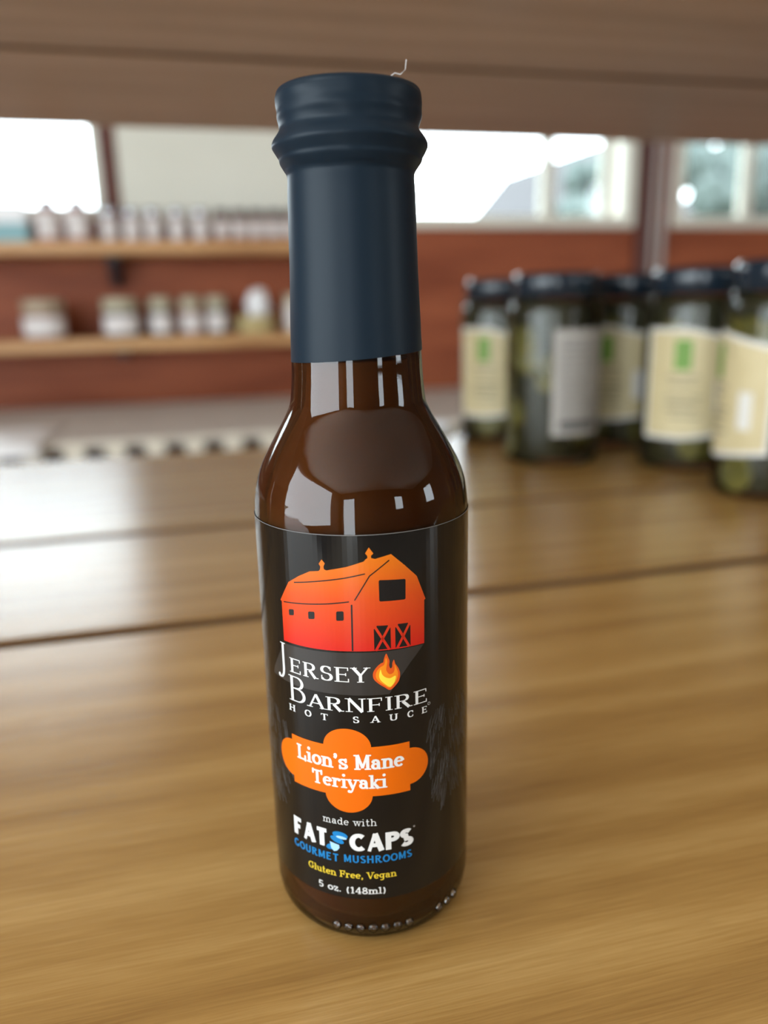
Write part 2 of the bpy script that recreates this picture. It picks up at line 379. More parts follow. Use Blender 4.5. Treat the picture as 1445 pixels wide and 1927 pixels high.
# ---- label: printed art laid on the cylinder, u = mm round the glass, v = mm above the base
RL = 23.12
def wrap(u, v, off): 
    th = u/RL; r = (RL+off)*mm
    return (r*math.sin(th), -r*math.cos(th), v*mm)
def wrap_bm(bm, off, step=1.0):
    us = [v.co.x for v in bm.verts]
    k = math.ceil(min(us)/step)
    while k*step < max(us):
        bmesh.ops.bisect_plane(bm, geom=bm.verts[:]+bm.edges[:]+bm.faces[:], plane_co=(k*step, 0, 0), plane_no=(1, 0, 0)); k += 1
    for v in bm.verts: v.co = wrap(v.co.x, v.co.y, off)
def poly(bm, pts):
    f = bm.faces.new([bm.verts.new((x, y, 0)) for x, y in pts])
    bmesh.ops.triangulate(bm, faces=[f])
def ribbon(bm, pts, w, closed=False, cap=False):
    # flat stroke; w = width or list of widths
    n = len(pts); W = w if isinstance(w, list) else [w]*n
    L, R_ = [], []
    for i in range(n):
        p = Vector(pts[i]); a = Vector(pts[i-1]) if (i > 0 or closed) else p; b = Vector(pts[(i+1) % n]) if (i < n-1 or closed) else p
        d1 = (p-a).normalized() if (p-a).length > 1e-9 else (b-p).normalized(); d2 = (b-p).normalized() if (b-p).length > 1e-9 else d1
        d = (d1+d2); d = d.normalized() if d.length > 1e-6 else d1
        c = max(.5, d.dot(d1)); nn = Vector((-d.y, d.x))*W[i]/2/c
        L.append(bm.verts.new((p.x+nn.x, p.y+nn.y, 0))); R_.append(bm.verts.new((p.x-nn.x, p.y-nn.y, 0)))
    for i in range(n if closed else n-1):
        j = (i+1) % n; bm.faces.new((R_[i], R_[j], L[j], L[i]))
    if cap:
        for i, s in ((0, -1), (n-1, 1)):
            p = Vector(pts[i]); q = Vector(pts[1 if i == 0 else n-2]); d = (p-q).normalized(); nn = Vector((-d.y, d.x))
            vs = [bm.verts.new((p.x+W[i]/2*(math.cos(t)*nn.x+math.sin(t)*d.x), p.y+W[i]/2*(math.cos(t)*nn.y+math.sin(t)*d.y), 0)) for t in [PI*k/8 for k in range(9)]]
            bm.faces.new(vs[::-1])
def soft(pts, sub=4):
    # closed Catmull-Rom outline
    n = len(pts); out = []
    for i in range(n):
        p0, p1, p2, p3 = (Vector(pts[(i+d) % n]) for d in (-1, 0, 1, 2))
        for k in range(sub):
            t = k/sub; out.append(tuple(.5*((2*p1)+(p2-p0)*t+(2*p0-5*p1+4*p2-p3)*t*t+(-p0+3*p1-3*p2+p3)*t**3)))
    return out
def print_mesh(name, bm, m, off, parent, label=None, step=1.0):
    wrap_bm(bm, off, step)
    for f in bm.faces:
        c = f.calc_center_median(); f.normal_update()
        if f.normal.x*c.x+f.normal.y*c.y < 0: f.normal_flip()
    o = link(name, bm, m, parent, False, False)
    if label: o['label'] = label
    return o
PR = dict(rough=.28, spec=.32)
M['label'] = mat('label_black', (.0055, .0052, .005), .12, .36)
M['ink_white'] = mat('ink_white', (.66, .65, .63), **PR)
M['ink_black'] = mat('ink_black', (.008, .007, .007), **PR)
M['ink_orange'] = mat('ink_orange', (.64, .115, .002), **PR)
M['ink_grey'] = mat('ink_grey', (.095, .095, .095), **PR)
M['ink_shadow'] = mat('ink_shadow', (.026, .024, .023), .2, .5)
M['ink_blue'] = mat('ink_blue', (.008, .17, .42), **PR)
M['ink_lightblue'] = mat('ink_lightblue', (.34, .55, .78), **PR)
M['ink_yellow'] = mat('ink_yellow', (.70, .50, .035), **PR)
M['ink_flame'] = mat('ink_flame', (.62, .08, .01), **PR)
M['ink_flame_mid'] = mat('ink_flame_mid', (.75, .22, .01), **PR)
M['ink_flame_in'] = mat('ink_flame_in', (.80, .60, .05), **PR)
# barn ink: printed blend from orange at the roof to red at the foot
def barn_ink():
    m = mat('ink_barn', (.8, .1, .02), **PR); nt = m.node_tree; N = nt.nodes; L = nt.links
    tc = N.new('ShaderNodeTexCoord'); sx = N.new('ShaderNodeSeparateXYZ'); mr = N.new('ShaderNodeMapRange'); cr = N.new('ShaderNodeValToRGB')
    mr.inputs['From Min'].default_value = .0705; mr.inputs['From Max'].default_value = .0905
    e = cr.color_ramp.elements; e[0].color = (.50, .012, .008, 1); e[1].color = (.62, .150, .006, 1)
    k = e.new(.55); k.color = (.56, .062, .008, 1)
    L.new(tc.outputs['Object'], sx.inputs[0]); L.new(sx.outputs['Z'], mr.inputs['Value']); L.new(mr.outputs[0], cr.inputs[0]); L.new(cr.outputs[0], N['Principled BSDF'].inputs['Base Color'])
    return m
M['ink_barn'] = barn_ink()
LAB = (lambda bm: bm)(bmesh.new())
poly(LAB, [(-66, 12.5), (66, 12.5), (66, 94.5), (-66, 94.5)])
LAB = print_mesh('label', LAB, M['label'], 0, B, 'glossy black paper label wrapped round the glass')
# thin pale paper edge along the label's top
bm = bmesh.new(); ribbon(bm, [(-66, 94.5), (66, 94.5)], .14); print_mesh('label_edge', bm, mat('label_paper_edge', (.16, .15, .14), .5), .012, LAB)

O1, O2, O3 = .03, .05, .07
# barn's printed ground shadow
bm = bmesh.new(); poly(bm, [(-18.9, 69.9), (-2.8, 70.4), (12.2, 70.4), (9, 67.1), (6.3, 63.8), (4.4, 61), (-7.1, 61.2), (-16, 61.2), (-23.6, 61.6), (-23.2, 63)]); print_mesh('barn_shadow', bm, M['ink_shadow'], .015, LAB)
barn = [(-19.09,79.3),(-16.3,83.73),(-13.4,85.56),(-10.85,86.84),(-8.91,87.13),(-8.6,87.45),(-8.49,88.07),(-8.8,88.62),(-8.16,89.53),(-7.54,88.79),(-7.83,88.13),(-7.78,87.59),(-7.28,87.38),(-3.19,88.27),(0.06,89.29),(0.41,89.7),(0.82,89.97),(0.77,90.43),(0.38,90.91),(1.12,92.07),(1.96,90.82),(1.48,90.39),(1.53,89.93),(2.27,89.71),(5.39,90.42),(8.23,87.73),(10.71,85.2),(12.73,79.96),(12.42,79.84),(12.3,70.57),(-2.77,70.72),(-18.74,70.49),(-18.71,79.1)]
bm = bmesh.new(); poly(bm, barn); print_mesh('barn_print', bm, M['ink_barn'], O1, LAB, 'orange and red barn picture')
bm = bmesh.new()
for L_, w in (([(-14.71,83.97),(-9.02,85.02),(-3.96,85.92),(0.15,86.79)], .24), ([(-17.97,79.17),(-12.48,79.84),(-7.01,80.53),(-3.1,81.12)], .24), ([(4.94,89.19),(1.09,86.32),(-1.88,81.49)], .24), ([(-2.54,80.4),(-2.66,70.95)], .32)):
    ribbon(bm, L_, w, cap=True)
for q in ([(2.84,85.38),(8.26,85.01),(8.18,80.78),(2.87,80.98)], [(-16.66,77.89),(-15.27,78.13),(-15.31,76.83),(-16.66,76.59)], [(-11.69,78.36),(-10.23,78.54),(-10.28,76.97),(-11.7,76.78)], [(-5.63,79.04),(-4.15,79.15),(-4.18,77.19),(-5.71,77.08)]):
    c = (sum(p[0] for p in q)/4, sum(p[1] for p in q)/4)
    rp = []
    for i in range(4):       # slightly rounded corners
        p, a, b = Vector(q[i]), Vector(q[i-1]), Vector(q[(i+1) % 4]); r = .25
        rp += [tuple(p+(a-p).normalized()*r), tuple(p+((a-p).normalized()+(b-p).normalized())*r*.3), tuple(p+(b-p).normalized()*r)]
    poly(bm, rp)
for x0, x1, zt in ((1.62, 4.95, 76.0), (5.9, 9.12, 75.9)): poly(bm, [(x0, 70.9), (x1, 70.85), (x1, zt-.15), (x0, zt)])
print_mesh('barn_openings', bm, M['ink_black'], O2, LAB, 'black window, door and roof lines of the barn')
bm = bmesh.new()
for x0, x1, zt in ((1.62, 4.95, 76.0), (5.9, 9.12, 75.9)):
    ribbon(bm, [(x0+.05, zt+.1), (x1-.3, 70.7)], .52); ribbon(bm, [(x1-.05, zt), (x0+.3, 70.7)], .52)
    for s in (x0, x1): poly(bm, [(s-.02, zt+.1), (s+(.75 if s == x0 else -.75), zt+.1), (s-.02, zt-.75)] if s == x0 else [(s+.02, zt+.1), (s+.02, zt-.75), (s-.75, zt+.1)])
print_mesh('barn_door_cross', bm, M['ink_barn'], O3, LAB)

# ---- stroke lettering
def arc(cx, cy, rx, ry, a0, a1, n=14):
    return [(cx+rx*math.cos(math.radians(a0+(a1-a0)*k/n)), cy+ry*math.sin(math.radians(a0+(a1-a0)*k/n))) for k in range(n+1)]
def glyph(ch, b, xh=.70):
    """strokes: ('c', pts[, weight]) ; ('s', x, y, side) serif at y (0 base, 1 cap, xh) ; ('d', x, y) dot ; returns strokes, advance"""
    sb = 2*b; c = 1-b; V = lambda x, y0=0, y1=1, k=None: ('c', [(x, y0), (x, y1)], k)
    Hh = lambda x0, x1, y: ('c', [(x0, y), (x1, y)], None)
    P = lambda *p, k=None: ('c', list(p), k)
    s = lambda x, y, side=0: ('s', x, y, side)
    tick = lambda x, y0, y1: ('t', [(x, y0), (x, y1)])
    x_ = xh-b
    if ch == 'E': return [V(.15), Hh(.15, .64, b), Hh(.15, .52, .52), Hh(.15, .62, c), s(.15, 0, -1), s(.15, 1, -1), tick(.64, 0, .24), tick(.62, 1, .78), tick(.52, .42, .62)], .74
    if ch == 'F': return [V(.15), Hh(.15, .52, .50), Hh(.15, .62, c), s(.15, 0), s(.15, 1, -1), tick(.62, 1, .76), tick(.52, .40, .60)], .70
    if ch == 'L': return [V(.17), Hh(.17, .64, b), s(.17, 0, -1), s(.17, 1), tick(.64, 0, .3)], .72
    if ch == 'I': return [V(.18), s(.18, 0), s(.18, 1)], .36
    if ch == 'H': return [V(.16), V(.70), Hh(.16, .70, .52), s(.16, 0), s(.16, 1), s(.70, 0), s(.70, 1)], .86
    if ch == 'J': return [P((.36, 1), (.36, .25), (.33, .12), (.25, .03), (.14, 0), (.05, .03)), s(.36, 1), ('d', .07, .045)], .5
    if ch == 'B': return [V(.15), P((.15, c), *arc(.36, .76, .23, c-.76, 90, -90), (.15, .52)), P((.15, .52), *arc(.38, .26+b/2, .27, .26-b/2, 90, -90), (.15, b)), s(.15, 0, -1), s(.15, 1, -1)], .74
    if ch == 'P': return [V(.15), P((.15, c), *arc(.36, .72, .25, c-.72, 90, -90), (.15, .44+b)), s(.15, 0), s(.15, 1, -1)], .68
    if ch == 'R': return [V(.15), P((.15, c), *arc(.36, .745, .23, c-.745, 90, -90), (.15, .49+b)), P((.36, .50), (.66, 0), k=1), s(.15, 0), s(.15, 1, -1), ('c', [(.66, sb/2), (.82, sb/2)], 'h')], .82
    if ch == 'S': return [P(*arc(.32, .745, .21, c-.745, 30, 270, 18)[:-1], *arc(.32, .27, .24, .27-b, 90, -150, 18)), tick(.52, .70, .95), tick(.10, .10, .34)], .64
    if ch == 'Y': return [P((.05, 1), (.37, .46), k=1), P((.69, 1), (.37, .46), k=.6), V(.37, 0, .48), s(.37, 0), s(.07, 1), s(.67, 1)], .74
    if ch == 'A': return [P((.08, 0), (.40, 1), k=.6), P((.40, 1), (.73, 0), k=1), Hh(.19, .62, .34), s(.08, 0), s(.73, 0)], .81
    if ch == 'N': return [V(.15, 0, 1, .6), P((.15, 1), (.72, 0), k=1), V(.72, 0, 1, .6), s(.15, 0), s(.13, 1, -1), s(.72, 1)], .86
    if ch == 'T': return [Hh(.05, .69, c), V(.37), s(.37, 0), tick(.05, 1, .74), tick(.69, 1, .74)], .74
    if ch == 'O': return [P(*arc(.41, .5, .34, .5-b, 0, 360, 28)[:-1], k='o')], .82
    if ch == 'C': return [P(*arc(.42, .5, .34, .5-b, 48, 312, 22)), tick(.66, .66, .98), tick(.66, .34, .10)], .74
    if ch == 'G': return [P(*arc(.42, .5, .34, .5-b, 48, 318, 22)), V(.68, .08, .44), s(.66, .46), tick(.66, .68, .98)], .84
    if ch == 'U': return [P((.15, 1), (.15, .32), *arc(.41, .32, .26, .32-b, 180, 360, 12), (.67, 1)), s(.15, 1), s(.67, 1)], .82
    if ch == 'M': return [V(.14, 0, 1), P((.16, 1), (.46, .12), k=.9), P((.46, .12), (.76, 1), k=.7), V(.78), s(.14, 0), s(.12, 1, -1), s(.78, 0), s(.80, 1, 1)], .92
    if ch == 'V': return [P((.05, 1), (.38, 0), k=1), P((.38, 0), (.70, 1), k=.65), s(.06, 1), s(.69, 1)], .75
    if ch == 'i': return [V(.18, 0, xh), s(.18, 0), s(.18, xh, -1), ('d', .18, .94)], .36
    if ch == 'l': return [V(.18), s(.18, 0), s(.18, 1, -1)], .36
    if ch == 'o': return [P(*arc(.32, xh/2, .25, xh/2-b, 0, 360, 24)[:-1], k='o')], .64
    arch = lambda x0, x1: P((x0, xh*.62), *arc((x0+x1)/2, xh*.62, (x1-x0)/2, x_-xh*.62, 180, 0, 10)[1:], (x1, 0))
    if ch == 'n': return [V(.15, 0, xh), arch(.15, .56), s(.15, 0), s(.15, xh, -1), s(.56, 0)], .71
    if ch == 'h': return [V(.15), arch(.15, .56), s(.15, 0), s(.15, 1, -1), s(.56, 0)], .71
    if ch == 'm': return [V(.15, 0, xh), arch(.15, .51), arch(.51, .87), s(.15, 0), s(.15, xh, -1), s(.51, 0), s(.87, 0)], 1.02
    if ch == 'u': return [P((.15, xh), (.15, .25), *arc(.35, .25, .20, .25-b, 180, 330, 8)), V(.56, 0, xh), s(.15, xh, -1), s(.56, xh, -1), s(.56, 0, 1)], .71
    if ch == 'r': return [V(.16, 0, xh), P((.16, xh*.6), (.24, x_-.03), (.38, x_), (.46, x_-.05)), s(.16, 0), s(.16, xh, -1), ('d', .46, x_-.06)], .54
    if ch == 's': return [P(*[(x*.86, y*xh) for x, y in arc(.32, .74, .22, .24-b, 25, 270, 14)[:-1]+arc(.32, .27, .25, .27-b, 90, -150, 14)]), tick(.46, xh*.7, xh*.96), tick(.08, xh*.05, xh*.32)], .54
    if ch == 'a': return [P((.12, x_-.10), (.18, x_-.02), (.30, x_), (.42, x_-.06), (.46, x_-.18), (.46, .12), (.52, b), (.60, b)), P(*arc(.28, .22, .18, .22-b, 0, 360, 16)[:-1], k='o'), ('d', .14, x_-.10)], .63
    if ch == 'e': return [Hh(.09, .53, .37), P(*arc(.31, xh/2, .24, xh/2-b, 5, 318, 22))], .60
    if ch == 'd': return [P(*arc(.29, xh/2, .22, xh/2-b, 0, 360, 20)[:-1], k='o'), V(.52), s(.52, 1, -1), s(.52, 0, 1)], .68
    if ch == 'g': return [P(*arc(.29, xh/2+.04, .21, xh/2-b-.04, 0, 360, 20)[:-1], k='o'), P((.51, xh), (.51, -.05), (.45, -.2), (.30, -.26), (.12, -.22)), s(.55, xh, 1)], .68
    if ch == 'y': return [P((.07, xh), (.33, .03), k=1), P((.60, xh), (.28, -.18), (.20, -.27), (.08, -.25), k=.6), s(.08, xh), s(.59, xh), ('d', .09, -.22)], .68
    if ch == 'k': return [V(.15), P((.17, .26), (.54, xh), k=.6), P((.28, .38), (.58, 0), k=1), s(.15, 0), s(.15, 1, -1), s(.54, xh), s(.59, 0)], .70
    if ch == 't': return [P((.20, .96), (.20, .16), (.25, b), (.36, b), (.44, .12)), Hh(.04, .42, x_)], .48
    if ch == 'w': return [P((.06, xh), (.25, 0), k=.9), P((.25, 0), (.44, xh), k=.6), P((.44, xh), (.63, 0), k=.9), P((.63, 0), (.82, xh), k=.6), s(.06, xh), s(.44, xh), s(.82, xh)], .88
    if ch == 'z': return [Hh(.07, .47, x_), P((.47, x_), (.07, b), k=.8), Hh(.07, .47, b), tick(.07, xh, xh-.2), tick(.47, 0, .2)], .54
    if ch == '5': return [P((.55, c), (.16, c), (.13, .52), *arc(.31, .31, .22, .31-b, 130, -145, 16))], .64
    if ch == '1': return [V(.28), P((.28, 1), (.10, .82)), s(.28, 0)], .5
    if ch == '4': return [V(.44), P((.44, 1), (.06, .3), (.62, .3), k=.7), s(.44, 0)], .66
    if ch == '8': return [P(*arc(.31, .745, .19, c-.745, 0, 360, 18)[:-1], k='o'), P(*arc(.31, .27, .23, .27-b, 0, 360, 18)[:-1], k='o')], .62
    if ch == '(': return [P(*arc(.50, .42, .34, .66, 130, 230, 10))], .40
    if ch == ')': return [P(*arc(-.10, .42, .34, .66, 50, -50, 10))], .40
    if ch == '.': return [('d', .12, .09)], .28
    if ch == ',': return [('d', .14, .09), P((.17, .09), (.14, -.06), (.08, -.16))], .30
    if ch == '\u2019': return [('d', .14, .90), P((.17, .90), (.15, .78), (.08, .68))], .28
    return [], .38
def text(name, s, u0, u1, v0, v1, m, w=.16, t=.07, serif=.08, sthick=.06, gap=.10, off=O3, sans=False, cap=False, xh=.70, label=None, weight=None):
    """word laid out between u0..u1, base line v0, capital height up to v1"""
    H = v1-v0; b = t/2; x = 0; lay = []
    for ch in s:
        st, adv = glyph(ch, b, xh); lay.append((x, st)); x += adv+gap
    k = (u1-u0)/((x-gap)*H); bm = bmesh.new()
    F = lambda X, p: (u0+(X+p[0])*H*k, v0+p[1]*H)
    for X, st in lay:
        for q in st:
            if q[0] == 'c':
                pts, kk = q[1], q[2]; n = len(pts); closed = kk == 'o'
                ws = []
                for i in range(n):
                    a = pts[(i-1) % n] if (i or closed) else pts[0]; c = pts[(i+1) % n] if (i < n-1 or closed) else pts[-1]
                    d = Vector((c[0]-a[0], c[1]-a[1])); dy = abs(d.y)/max(d.length, 1e-6)
                    ws.append((t if kk == 'h' else kk*w if isinstance(kk, (int, float)) else t+(w-t)*dy**1.3)*H*(k if dy > .7 else 1)**.5)
                ribbon(bm, [F(X, p) for p in pts], ws, closed)
            elif q[0] == 't' and not sans:
                ribbon(bm, [F(X, p) for p in q[1]], [t*1.15*H, t*1.15*H], False, cap)
            elif q[0] == 's' and not sans and serif:
                _, sx, sy, side = q; y = sy+(sthick/2 if sy <= .01 else -sthick/2)
                a = sx-w/2-(serif if side <= 0 else -w*.5); c = sx+w/2+(serif if side >= 0 else -w*.5)
                ribbon(bm, [F(X, (a, y)), F(X, (c, y))], sthick*H, False, cap)
            elif q[0] == 'd' and not (sans and name == 'x'):
                r = max(w, .1)*.55*H
                cx, cy = F(X, q[1:]); bm.faces.new([bm.verts.new((cx+r*math.cos(2*PI*j/14)*k**.5, cy+r*math.sin(2*PI*j/14), 0)) for j in range(14)])
    return print_mesh(name, bm, m, off, LAB, label, 50)
roman = dict(w=.17, t=.06, serif=.07, sthick=.05, gap=.07)
text('drop_capital', 'J', -21.3, -18.5, 61.9, 69.9, M['ink_white'], w=.10, t=.035, serif=.09, sthick=.022, gap=0)
text('lettering', 'ERSEY', -17.3, .35, 64.0, 67.2, M['ink_white'], **roman)
text('drop_capital', 'B', -18.0, -13.2, 57.5, 63.2, M['ink_white'], w=.12, t=.04, serif=.08, sthick=.03, gap=0)
text('lettering', 'ARNFIRE', -12.8, 13.1, 57.45, 60.45, M['ink_white'], **roman)
small = dict(w=.21, t=.09, serif=.07, sthick=.07)
for ch, a, c in (('H', -18.25, -16.4), ('O', -13.8, -12.2), ('T', -9.95, -8.35), ('S', -3.15, -1.85), ('A', .55, 2.3), ('U', 4.3, 6.05), ('C', 8.15, 9.5), ('E', 11.5, 12.85)):
    text('lettering', ch, a, c, 55.0, 56.45, M['ink_white'], **small)
bm = bmesh.new(); ribbon(bm, [(13.3+.3*math.cos(2*PI*k/16), 56.8+.3*math.sin(2*PI*k/16)) for k in range(16)], .07, True); print_mesh('mark', bm, M['ink_white'], O3, LAB)
# flame
bm = bmesh.new(); poly(bm, soft([(3.95,69.9),(4.35,69.0),(4.6,68.2),(4.5,67.3),(4.75,66.6),(5.1,66.9),(5.15,67.7),(5.5,68.4),(5.75,67.5),(6.3,66.6),(6.7,65.4),(6.55,63.9),(5.8,62.8),(4.58,61.9),(3.5,62.6),(2.2,63.6),(1.3,64.7),(1.25,66.0),(1.9,67.1),(2.8,67.9),(3.3,68.1),(3.5,68.9)])); print_mesh('flame_print', bm, M['ink_flame'], O2, LAB, 'orange and yellow flame')
bm = bmesh.new(); poly(bm, soft([(3.85,69.0),(4.15,68.2),(4.0,67.3),(3.9,66.3),(4.5,65.4),(5.3,65.6),(5.6,66.4),(5.6,67.4),(6.1,66.2),(6.3,65.2),(6.0,64.0),(5.4,63.1),(4.5,62.4),(3.3,63.2),(2.2,64.2),(1.75,65.2),(2.0,66.3),(2.7,67.1),(3.5,67.6)])); print_mesh('flame_print', bm, M['ink_flame_mid'], O3, LAB)
bm = bmesh.new(); poly(bm, soft([(2.75,66.6),(3.0,65.6),(3.6,64.9),(4.6,64.5),(5.75,64.9),(5.7,64.0),(5.3,63.2),(4.55,62.6),(3.6,63.3),(2.7,64.3),(2.4,65.3)])); print_mesh('flame_print', bm, M['ink_flame_in'], O3+.02, LAB)
# orange badge
bm = bmesh.new(); poly(bm, [(-18.0, 37.9), (8.5, 38.0), (8.5, 49.5), (-18.0, 49.4)])
for cx, cy, rx, ry in ((-4.65, 49.3, 5.05, 4.3), (-4.65, 38.2, 5.05, 4.2), (-17.9, 43.7, 4.45, 4.35), (8.45, 43.7, 4.45, 4.25)):
    poly(bm, [(cx+rx*math.cos(2*PI*k/48), cy+ry*math.sin(2*PI*k/48)) for k in range(48)])
print_mesh('badge_print', bm, M['ink_orange'], O2, LAB, 'orange badge with rounded ends')
slab = dict(w=.20, t=.12, serif=.06, sthick=.10, gap=.06, cap=True, xh=.68)
text('lettering', 'Lion\u2019s Mane', -16.5, 7.1, 44.25, 47.75, M['ink_white'], off=O3+.02, **slab)
text('lettering', 'Teriyaki', -12.7, 3.45, 39.8, 43.0, M['ink_white'], off=O3+.02, **slab)
thin = dict(w=.10, t=.08, serif=.09, sthick=.07, gap=.09, cap=True)
text('lettering', 'made with', -10.65, 1.05, 30.85, 32.5, M['ink_white'], **thin)
fat = dict(w=.29, t=.22, sans=True, gap=.13)
text('lettering', 'FAT', -19.0, -9.8, 24.65, 29.05, M['ink_white'], cap=True, **fat)
text('lettering', 'CAPS', -4.6, 8.75, 24.65, 28.95, M['ink_white'], cap=True, **fat)
bluef = dict(w=.20, t=.16, sans=True, gap=.12, cap=True)
text('lettering', 'GOURMET', -19.2, -7.4, 21.45, 23.35, M['ink_blue'], **bluef)
text('lettering', 'MUSHROOMS', -6.25, 8.6, 21.7, 23.55, M['ink_blue'], **bluef)
ylw = dict(w=.16, t=.11, serif=.07, sthick=.10, gap=.06, cap=True)
text('lettering', 'Gluten Free, Vegan', -15.1, 5.0, 17.75, 19.4, M['ink_yellow'], **ylw)
text('lettering', '5 oz. (148ml)', -12.6, 2.7, 13.85, 15.5, M['ink_white'], **ylw)
bm = bmesh.new(); ribbon(bm, [(9.25+.16*math.cos(2*PI*k/12), 29.0+.16*math.sin(2*PI*k/12)) for k in range(12)], .06, True); print_mesh('mark', bm, M['ink_white'], O3, LAB)
# little blue mushroom cluster between the two words
def ell(bm, cx, cy, rx, ry, rot=0, a0=0, a1=360, n=24):
    c, s = math.cos(math.radians(rot)), math.sin(math.radians(rot)); pts = []
    for x, y in arc(0, 0, rx, ry, a0, a1, n)[:(-1 if a1-a0 == 360 else None)]: pts.append((cx+x*c-y*s, cy+x*s+y*c))
    poly(bm, pts)
bm = bmesh.new(); ell(bm, -6.9, 28.15, 1.7, .85, -8); ell(bm, -7.6, 26.9, 1.6, .7, -22); ell(bm, -9.2, 24.9, 1.0, .65, 20); print_mesh('mushroom_print', bm, M['ink_blue'], O2, LAB, 'small blue mushroom cluster')
bm = bmesh.new(); ell(bm, -6.6, 27.6, 1.2, .35, -8); poly(bm, [(-9.3, 26.2), (-7.2, 25.7), (-7.1, 25.0), (-7.7, 24.2), (-8.4, 23.95), (-9.0, 24.6)]); print_mesh('mushroom_print', bm, M['ink_lightblue'], O3, LAB)
# grey line drawings of shaggy mushrooms at both sides of the badge
def mane(name, top, cx, base, halfw, n, flip, label):
    rnd = random.Random(5 if flip > 0 else 9); bm = bmesh.new()
    for k in range(n):
        t = (k+rnd.random())/n; v = top-(top-base)*t*.86
        hw = halfw*math.sin(PI*min(1, .18+.72*t))**.8
        q = rnd.uniform(-1, 1); u = cx+q*hw
        ln = rnd.uniform(3.2, 5.2); lean = q*1.3+rnd.uniform(-.3, .3)
        tip = (u+lean, v-ln)
        for s in (-1, 1):
            p = [(u+s*.42, v), (u+s*.5+lean*.3, v-ln*.42), tip]
            ribbon(bm, [((1-a)**2*p[0][0]+2*a*(1-a)*p[1][0]+a*a*p[2][0], (1-a)**2*p[0][1]+2*a*(1-a)*p[1][1]+a*a*p[2][1]) for a in [j/6 for j in range(7)]], .06)
    print_mesh(name, bm, M['ink_grey'], .015, LAB, label, 50)
mane('mushroom_drawing', 56.0, 20.2, 31.0, 8.6, 105, 1, 'grey line drawing of a shaggy mushroom')
mane('mushroom_drawing', 55.4, -27.0, 31.0, 7.8, 95, -1, 'grey line drawing of a shaggy mushroom')

# ------------------------------------------------------------------ pickle jars on the same shelf
M['jar_glass'] = clear_glass('jar_glass', (.93, .96, .90), 1.38, .02)
M['lid_dark'] = noise_mat('jar_lid', (.010, .018, .028), (.016, .026, .038), (1, 1, 1), 20, .16)
M['brine'] = noise_mat('brine', (.020, .018, .008), (.035, .029, .011), (1, 1, 1), 30, .5)
M['pickle'] = noise_mat('pickle', (.10, .085, .018), (.19, .15, .035), (1, 1, 1), 60, .45)
M['paper'] = noise_mat('cream_paper', (.58, .48, .26), (.64, .54, .31), (1, 1, 1), 40, .55)
M['paper_edge'] = mat('paper_edge', (.74, .72, .66), .6)
M['paper_grey'] = noise_mat('grey_paper', (.42, .39, .35), (.48, .45, .41), (1, 1, 1), 40, .6)
M['print_green'] = mat('print_green', (.14, .30, .03), .5)
M['print_text'] = mat('print_text', (.20, .17, .11), .6)
M['print_dark'] = mat('print_dark', (.10, .10, .10), .6)
JR = .0415; JH = .163
def jar_prof(R, H):
    return [(R*.86, .0), (R*.95, .001), (R, .006), (R, .03), (R, H*.5), (R, H*.80), (R*.985, H*.835), (R*.93, H*.865), (R*.86, H*.885), (R*.84, H*.90)]
def curved_patch(name, R, a0, a1, z0, z1, m, parent, cut=(0, 0)):
    """paper patch on a jar of radius R; cut = drop of the top edge / rise of the bottom edge towards a1"""
    n = 18; bm = bmesh.new(); A, Bv = [], []
    for k in range(n+1):
        t = k/n; a = a0+(a1-a0)*t; e = max(0, (t-.45)/.55)
        A.append(bm.verts.new((R*math.sin(a), -R*math.cos(a), z0+cut[1]*e))); Bv.append(bm.verts.new((R*math.sin(a), -R*math.cos(a), z1-cut[0]*e)))
    for k in range(n): bm.faces.new((A[k], A[k+1], Bv[k+1], Bv[k]))
    o = link(name, bm, m, parent, True, False)
    return o
